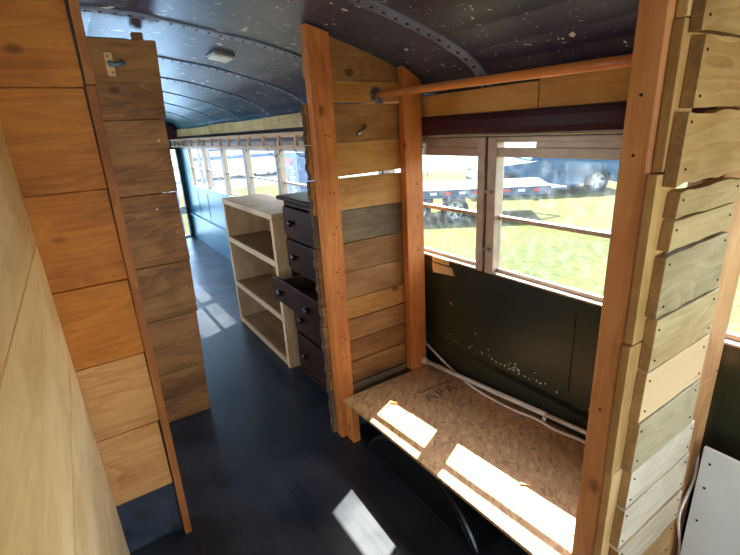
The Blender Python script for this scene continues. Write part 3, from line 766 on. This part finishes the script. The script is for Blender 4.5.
# ------------------------------------------------------------------ dark chest of drawers
ch = thing('chest_of_drawers', (1.15, 2.05, FLOOR), 'dark walnut chest with one drawer pulled open, behind the studs', 'chest')
CA, CB, CXF, CXB = 1.735, 2.335, .955, 1.34
bm = NB(); box(bm, CXF, CXB, CA, CA+.02, FLOOR+.0, -.345); box(bm, CXF, CXB, CB-.02, CB, FLOOR, -.345)
box(bm, CXB-.012, CXB, CA+.02, CB-.02, FLOOR, -.345)
for z in (-.365, -.552, -.745, -.915, -1.135, -1.385): box(bm, CXF, CXB-.012, CA+.02, CB-.02, z-.010, z+.008)
link('carcass', bm, M['chest_y'], ch, bevel=.002)
bm = NB(); box(bm, CXF-.03, CXB+.01, CA-.025, CB+.030, -.345, -.322); link('chest_top', bm, M['chest_y'], ch, bevel=.007)
bm = NB(); box(bm, CXF-.008, CXF, CA, CB, FLOOR, FLOOR+.02); link('plinth', bm, M['chest_y'], ch)
for z0, z1, pull in ((-.538, -.380, 0), (-.732, -.565, 0), (-.902, -.760, .105), (-1.122, -.928, 0), (-1.372, -1.148, 0)):
    bm = NB(); ya, yb = CA+.012, CB-.012
    if pull: ya, yb = CA+.004, CB-.004
    xf = CXF-.016-pull
    box(bm, xf, xf+.018, ya, yb, z0, z1)
    dr_ = link('drawer', bm, M['chest_y'], ch, bevel=.005)
    bm = NB(); box(bm, xf+.018, xf+.33, ya+.03, ya+.042, z0+.02, z1-.03); box(bm, xf+.018, xf+.33, yb-.042, yb-.03, z0+.02, z1-.03)
    box(bm, xf+.018, xf+.33, ya+.042, yb-.042, z0+.02, z0+.026); box(bm, xf+.32, xf+.33, ya+.042, yb-.042, z0+.026, z1-.03)
    link('drawer_box', bm, M['smoke_x'], dr_)
    for y in (CB-.135, CA+.135):
        bm = NB(); zz = (z0+z1)/2
        tube(bm, [(xf, y, zz), (xf-.012, y, zz), (xf-.016, y, zz), (xf-.026, y, zz), (xf-.032, y, zz)], [.009, .008, .019, .019, .009], 16)
        link('knob', bm, M['black'], dr_, smooth=True)

# ceiling light
lf = thing('ceiling_light', (.75, 2.40, zc(.75)), 'small pale square dome light fixed to the dark curved ceiling', 'ceiling light')
tl = math.atan2(zc(.83)-zc(.67), .16)
Mx = Matrix.Translation((.75, 2.42, zc(.75)-.004)) @ Matrix.Rotation(-tl, 4, 'Y')
bm = NB(); box(bm, -.052, .052, -.066, .066, -.010, .006, Mx); link('light_base', bm, M['steel'], lf, bevel=.003)
bm = NB(); box(bm, -.046, .046, -.060, .060, -.022, -.010, Mx); link('light_lens', bm, M['opal'], lf, bevel=.005)

# ------------------------------------------------------------------ outdoors
G = -2.40
bm = NB(); box(bm, -60, 70, -60, 90, G-.2, G); structure(link('ground', bm, M['grass']))
bm = NB(); prism(bm, [(-60, 21.5), (10, 21.5), (14.6, 20.5), (19.5, 16.3), (26, 4), (34, -20), (69, -60), (69, 89), (-60, 89)], 'z', G, G+.02)
structure(link('ground_gravel', bm, M['gravel']))

def wheel(c, r, w, ax, name, parent, spokes=5, outside=1):
    ax = Vector(ax).normalized(); c = Vector(c); up = Vector((0, 0, 1)); sd = ax.cross(up).normalized()
    Mw = Matrix((( sd.x, up.x, ax.x, c.x), (sd.y, up.y, ax.y, c.y), (sd.z, up.z, ax.z, c.z), (0, 0, 0, 1)))
    bm = NB(); n = 28
    prof = [(r*.62, -w/2), (r*.9, -w/2), (r, -w*.36), (r, w*.36), (r*.9, w/2), (r*.62, w/2)]
    rings = [[bm.verts.new(Mw @ Vector((q*math.cos(2*math.pi*k/n), q*math.sin(2*math.pi*k/n), h))) for k in range(n)] for q, h in prof]
    for i in range(6):
        a, b = rings[i], rings[(i+1) % 6]
        for k in range(n): bm.faces.new((a[k], a[(k+1) % n], b[(k+1) % n], b[k]))
    ty = link('tyre', bm, M['tyre'], parent, smooth=True)
    bm = NB()
    h0, h1 = w*.30*outside, w*.42*outside
    for k in range(spokes*2):
        a = 2*math.pi*k/(spokes*2)+(.12 if k % 2 else -.12)
        p = [(r*.1*math.cos(a-.6), r*.1*math.sin(a-.6)), (r*.60*math.cos(a-.09), r*.60*math.sin(a-.09)), (r*.60*math.cos(a+.09), r*.60*math.sin(a+.09)), (r*.1*math.cos(a+.6), r*.1*math.sin(a+.6))]
        prism(bm, p, 'z', min(h0, h1), max(h0, h1), Mw)
    pp = [(r*.15*math.cos(k*.5236), r*.15*math.sin(k*.5236)) for k in range(12)]; prism(bm, pp, 'z', min(h0, h1)*1.02, max(h0, h1)*1.05, Mw)
    for k in range(n):
        a, b = 2*math.pi*k/n, 2*math.pi*(k+1)/n
        prism(bm, [(r*.57*math.cos(a), r*.57*math.sin(a)), (r*.64*math.cos(a), r*.64*math.sin(a)), (r*.64*math.cos(b), r*.64*math.sin(b)), (r*.57*math.cos(b), r*.57*math.sin(b))], 'z', min(h0, h1), max(h0, h1), Mw)
    link('rim', bm, M['rim'], ty)
    bm = NB(); pp = [(r*.60*math.cos(2*math.pi*k/20), r*.60*math.sin(2*math.pi*k/20)) for k in range(20)]; prism(bm, pp, 'z', -w*.1, w*.1, Mw)
    link('brake_disc', bm, M['deck_steel'], ty)

def car(pos, ang, mat, label, sc=1.08, kind='car'):
    """local x forward, origin at rear axle on the ground"""
    Mc = Matrix.Translation(pos) @ Matrix.Rotation(ang, 4, 'Z') @ Matrix.Scale(sc, 4)
    root = thing(kind, pos, label, 'car')
    W = .92
    side = [(-.95, .42), (-.98, .85), (-.90, 1.12), (.2, 1.10), (1.9, 1.04), (2.15, 1.02), (3.2, .93), (3.55, .80), (3.68, .55), (3.60, .30), (3.22, .28)]
    def arch(cx): return [(cx+.42*math.cos(a), .33+.42*math.sin(a)) for a in [math.pi*k/10 for k in range(11)]]
    low = arch(2.75)+[(2.2, .25), (.55, .25)]+arch(0)+[(-.6, .28)]
    bm = NB()
    n0 = len(bm.verts)
    pts = side+low
    ring = []
    for yy, k in ((-W, .97), (-W+.05, 1.0), (W-.05, 1.0), (W, .97)):
        ring.append([bm.verts.new(Mc @ Vector((p[0]*(.995 if abs(yy) > W-.01 else 1), yy, .62+(p[1]-.62)*(k if p[1] > .8 else 1)))) for p in pts])
    n = len(pts)
    for a, b in zip(ring, ring[1:]):
        for k in range(n): bm.faces.new((a[k], a[(k+1) % n], b[(k+1) % n], b[k]))
    f1 = bm.faces.new(ring[0]); f2 = bm.faces.new(ring[-1][::-1])
    bmesh.ops.triangulate(bm, faces=[f1, f2])
    link('body', bm, mat, root, bevel=.0)
    # greenhouse tapering to the roof
    gb = [(-.88, 1.10), (-.45, 1.62), (.15, 1.70), (1.05, 1.66), (2.1, 1.02)]
    bm = NB()
    def gh(w0, w1, zlo=1.0):
        A = [bm.verts.new(Mc @ Vector((p[0], -(w0+(w1-w0)*(p[1]-1.02)/.68), p[1]))) for p in gb]
        B = [bm.verts.new(Mc @ Vector((p[0], (w0+(w1-w0)*(p[1]-1.02)/.68), p[1]))) for p in gb]
        bm.faces.new(A); bm.faces.new(B[::-1])
        for k in range(5): bm.faces.new((A[k], A[(k+1) % 5], B[(k+1) % 5], B[k]))
    gh(.86, .66); link('roof', bm, mat, root)
    for s in (-1, 1):
        for quad in ([(-.42, 1.16), (-.25, 1.55), (.12, 1.60), (.12, 1.16)], [(.20, 1.16), (.20, 1.61), (.98, 1.58), (1.12, 1.14)], [(1.20, 1.14), (1.08, 1.53), (1.72, 1.14)]):
            bm = NB(); vs = []
            for p in quad:
                w = .86-.20*(p[1]-1.02)/.68
                vs.append((bm.verts.new(Mc @ Vector((p[0], s*(w+.001), p[1]))), bm.verts.new(Mc @ Vector((p[0], s*(w+.010), p[1])))))
            bm.faces.new([v[0] for v in vs]); bm.faces.new([v[1] for v in vs][::-1])
            for k in range(len(vs)):
                a, b = vs[k], vs[(k+1) % len(vs)]; bm.faces.new((a[0], b[0], b[1], a[1]))
            link('side_window', bm, M['car_glass'], root)
        bm = NB(); box(bm, -1.0, -.80, s*.70 if s > 0 else s*.93, s*.93 if s > 0 else s*.70, .82, 1.02, Mc); link('tail_light', bm, M['red'], root)
        bm = NB(); box(bm, 3.42, 3.60, s*.60 if s > 0 else s*.88, s*.88 if s > 0 else s*.60, .68, .80, Mc); link('headlight', bm, M['car_glass'], root)
        bm = NB(); box(bm, 1.62, 1.80, s*.93 if s > 0 else s*1.10, s*1.10 if s > 0 else s*.93, 1.02, 1.16, Mc); link('mirror', bm, mat, root, bevel=.03)
    # windscreen
    bm = NB()
    q = [(2.04, .80, 1.06), (1.12, .62, 1.62), (1.12, -.62, 1.62), (2.04, -.80, 1.06)]
    A = [bm.verts.new(Mc @ Vector((x+.02, y, z+.02))) for x, y, z in q]; B = [bm.verts.new(Mc @ Vector((x, y, z))) for x, y, z in q]
    bm.faces.new(A); bm.faces.new(B[::-1])
    for k in range(4): bm.faces.new((A[k], A[(k+1) % 4], B[(k+1) % 4], B[k]))
    link('windscreen', bm, M['car_glass'], root)
    axd = (Matrix.Rotation(ang, 3, 'Z') @ Vector((0, 1, 0)))
    for x in (0, 2.75):
        for s in (-1, 1):
            c_ = Mc @ Vector((x, s*.80, .355)); wheel(c_, .355*sc, .22*sc, axd, 'wheel', root, 5, s)
    return root
heading = math.atan2(.555, -.83)
car(Vector((14.95, 9.05, G)), heading, M['car_blue'], 'dark blue hatchback parked on the lawn beyond the closet window')
car(Vector((16.2, 36.5, G+.02)), heading, M['car_blue'], 'blue car parked far off, seen through the rear windows')

# flatbed trailer
tl_ = thing('flatbed_trailer', (8.5, 8.6, G), 'flatbed trailer with a pale worn deck and red reflectors on the lawn', 'trailer')
P = Vector((6.0, 9.55, 0)); Q = Vector((9.75, 6.72, 0))     # near edge
Q2 = Vector((10.95, 8.0, 0)); P2_ = P+(Q2-Q)*1.25; 
def tq(u, v): return P.lerp(Q, u).lerp(P2_.lerp(Q2, u), v)
bm = NB()
for k in range(9):
    v0, v1 = k/9+.006, (k+1)/9-.006
    A = [bm.verts.new(Vector((p.x, p.y, z))) for z in (-1.585, -1.55) for p in (tq(0, v0), tq(1, v0), tq(1, v1), tq(0, v1))]
    for f in ((0,1,2,3),(7,6,5,4),(0,4,5,1),(1,5,6,2),(2,6,7,3),(3,7,4,0)): bm.faces.new([A[i] for i in f])
link('deck', bm, M['deck'], tl_)
bm = NB(); out_ = (Q-Q2).normalized()
def beam(a, b, th, z0, z1):
    d = (b-a).normalized(); n_ = Vector((-d.y, d.x, 0))*th
    A = [bm.verts.new(Vector((p.x, p.y, z))) for z in (z0, z1) for p in (a, b, b+n_, a+n_)]
    for f in ((0,1,2,3),(7,6,5,4),(0,4,5,1),(1,5,6,2),(2,6,7,3),(3,7,4,0)): bm.faces.new([A[i] for i in f])
beam(P, Q, .09, -1.75, -1.586); beam(tq(0, .98), tq(1, .98), .09, -1.75, -1.586); beam(tq(0, 0), tq(0, 1), .09, -1.75, -1.586); beam(tq(1, 0), tq(1, 1), .09, -1.75, -1.586)
link('frame', bm, M['deck_steel'], tl_)
dd = (Q-P).normalized(); nn = Vector((dd.y, -dd.x, 0))
for k in range(12):
    a = P+dd*(.3+k*.36); bm = NB(); e = nn*.008
    A = [bm.verts.new(Vector((p.x, p.y, z))) for z in (-1.665, -1.605) for p in (a+nn*.001, a+dd*.16+nn*.001, a+dd*.16+e, a+e)]
    for f in ((0,1,2,3),(7,6,5,4),(0,4,5,1),(1,5,6,2),(2,6,7,3),(3,7,4,0)): bm.faces.new([A[i] for i in f])
    link('reflector', bm, M['red'] if k % 2 else M['white'], tl_)
for u in (.30, .50):
    for v_ in (.03, .97):
        c_ = tq(u, v_); wheel(Vector((c_.x, c_.y, G+.34)), .34, .2, nn, 'wheel', tl_, 5, 1 if v_ < .5 else -1)
bm = NB(); tube(bm, [Vector((tq(1, .3).x, tq(1, .3).y, -1.70)), Vector((10.75, 7.0, -1.74))], .05, 8); tube(bm, [Vector((tq(1, .8).x, tq(1, .8).y, -1.70)), Vector((10.75, 7.0, -1.74))], .05, 8)
link('drawbar', bm, M['deck_steel'], tl_)

# slate panel with lettering seen through a rear window
sp = thing('lettered_cabinet', (3.5, 8.0, G), 'slate blue upright cabinet with red and white lettering outside the rear window', 'cabinet')
# its face looks back to the bus
fa_, fb_ = Vector((3.2, 7.76, 0)), Vector((3.25, 6.98, 0))
bm = NB(); prism(bm, [(3.2, 7.86), (3.2, 7.02), (3.75, 7.02), (3.75, 7.86)], 'z', G, -.31); link('body', bm, M['slate'], sp, bevel=.01)
bm = NB()
for y0, y1, z0, z1 in ((7.20, 7.58, -.46, -.41), (7.28, 7.50, -.52, -.48)): box(bm, 3.190, 3.199, y0, y1, z0, z1); 
link('red_emblem', bm, M['red'], sp)
bm = NB()
for k in range(9):
    z = -.56-k*.055; h = .032
    box(bm, 3.190, 3.199, 7.20-.05*(k % 2), 7.30+.04*((k+1) % 2), z-h/2, z+h/2)
    if k in (0, 3, 5): box(bm, 3.190, 3.199, 7.33, 7.38, z-h/2, z+h/2)
link('white_lettering', bm, M['white'], sp)

# travel trailer and fence posts beyond
tt = thing('camper_trailer', (7, 24, G), 'long white camper trailer standing on the gravel far behind', 'trailer')
Mt = Matrix.Translation((10.0, 27.5, 0)) @ Matrix.Rotation(math.radians(-18), 4, 'Z')
bm = NB(); prism(bm, [(-4, G+.22), (4, G+.22), (4.3, -.9), (3.9, .3), (-4, .3)], 'y', -1.1, 1.1, Mt); link('body', bm, M['white'], tt, bevel=.1)
bm = NB(); box(bm, -3.9, 3.9, -1.115, -1.101, -1.25, -1.05, Mt); link('stripe', bm, M['slate'], tt)
for x in (-2.6, -.4, 2.2):
    bm = NB(); box(bm, x-.45, x+.45, -1.12, -1.101, -.75, -.2, Mt); link('side_window', bm, M['car_glass'], tt)
for x in (-.6, .6):
    c_ = Mt @ Vector((x, -.9, G+.36)); wheel(c_, .36, .2, Mt.to_3x3() @ Vector((0, -1, 0)), 'wheel', tt, 5, 1)
for x in (3.5, -3.6):
    bm = NB(); box(bm, x, x+.1, -.05, .05, G+.02, G+.62, Mt); link('jack', bm, M['deck_steel'], tt)
# thin pole on the lawn
bm = NB(); tube(bm, [(14.6, 17.0, G), (14.6, 17.0, .8)], .03, 8); tag(link('pole', bm, M['deck_steel']), 'thin dark pole standing beyond the flatbed trailer', 'pole')
# pale railing outside the rear door
rl = thing('picket_railing', (1.2, 8.4, G), 'lilac white picket railing just outside the rear door', 'railing')
for x in [.5+.16*k for k in range(11)]:
    bm = NB(); box(bm, x, x+.05, 8.4, 8.43, G, -.15); link('picket', bm, M['lilac'], rl)
bm = NB(); box(bm, .45, 2.15, 8.431, 8.46, -.5, -.44); box(bm, .45, 2.15, 8.431, 8.46, -1.9, -1.84); link('rail', bm, M['white'], rl)

# ------------------------------------------------------------------ light
w = bpy.data.worlds.new('sky'); S.world = w; w.use_nodes = True
t = w.node_tree; t.nodes.clear(); out = t.nodes.new('ShaderNodeOutputWorld'); bg = t.nodes.new('ShaderNodeBackground')
sk = t.nodes.new('ShaderNodeTexSky'); sk.sky_type = 'NISHITA'; sk.sun_disc = False
sk.sun_elevation = math.radians(54); sk.sun_rotation = math.radians(70); sk.air_density = 1.0; sk.dust_density = 2.5; sk.altitude = 200
t.links.new(sk.outputs[0], bg.inputs['Color']); bg.inputs['Strength'].default_value = 1.1
t.links.new(bg.outputs[0], out.inputs['Surface'])
sun = bpy.data.lights.new('sun', 'SUN'); sun.energy = 34.0; sun.angle = math.radians(.6); sun.color = (1, .95, .87)
so = bpy.data.objects.new('sun', sun); COL.objects.link(so); so.location = (6, 3, 8)
so.rotation_euler = Vector((-.68, -.31, -1)).to_track_quat('-Z', 'Y').to_euler()

# added fill lamps brighten the interior, outside far-side windows, windscreen and rear door
def daylight(loc, direction, sx, sy, power, col):
    l = bpy.data.lights.new('window_daylight', 'AREA'); l.shape = 'RECTANGLE'; l.size = sx; l.size_y = sy; l.energy = power; l.color = col
    o = bpy.data.objects.new('window_daylight', l); COL.objects.link(o); o.location = loc
    o.rotation_euler = Vector(direction).to_track_quat('-Z', 'Z').to_euler()
for y0, y1 in zip(MULL, MULL[1:]):
    rear = y0 > 2
    daylight((WL-.12, (y0+y1)/2, -.33), (1, 0, -.05), y1-y0-.1, .5, (18 if y0 > 4 else 9) if rear else 12, (.52, .74, 1) if y0 > 4 else (.9, .95, 1))
daylight((CX, Y0-.15, -.33), (0, 1, -.02), 2.1, .8, 38, (1, .95, .88))
daylight((1.1, Y1+2.2, -.9), (0, -1, 0), 2.2, 2.2, 170, (.4, .64, 1))

# ------------------------------------------------------------------ camera (from the vanishing points of the photo)
cam = bpy.data.cameras.new('camera'); co = bpy.data.objects.new('camera', cam); COL.objects.link(co)
cam.sensor_width = 36; cam.lens = 36*443/740; cam.clip_start = .02; cam.clip_end = 300
right = Vector((.8304092, -.55461273, -.05315329)); down = Vector((-.21873915, -.23679083, -.94661676)); fwd = Vector((.5124195, .79770597, -.3179488))
up = -down
co.matrix_world = Matrix(((right.x, up.x, -fwd.x, 0), (right.y, up.y, -fwd.y, 0), (right.z, up.z, -fwd.z, 0), (0, 0, 0, 1)))
S.camera = co
S.view_settings.view_transform = 'Standard'; S.view_settings.look = 'None'; S.view_settings.gamma = 1
S.view_settings.exposure = 0.27
try: S.view_settings.use_curve_mapping = False
except Exception: pass
try: S.cycles.max_bounces = 12; S.cycles.diffuse_bounces = 8; S.cycles.transparent_max_bounces = 16
except Exception: pass
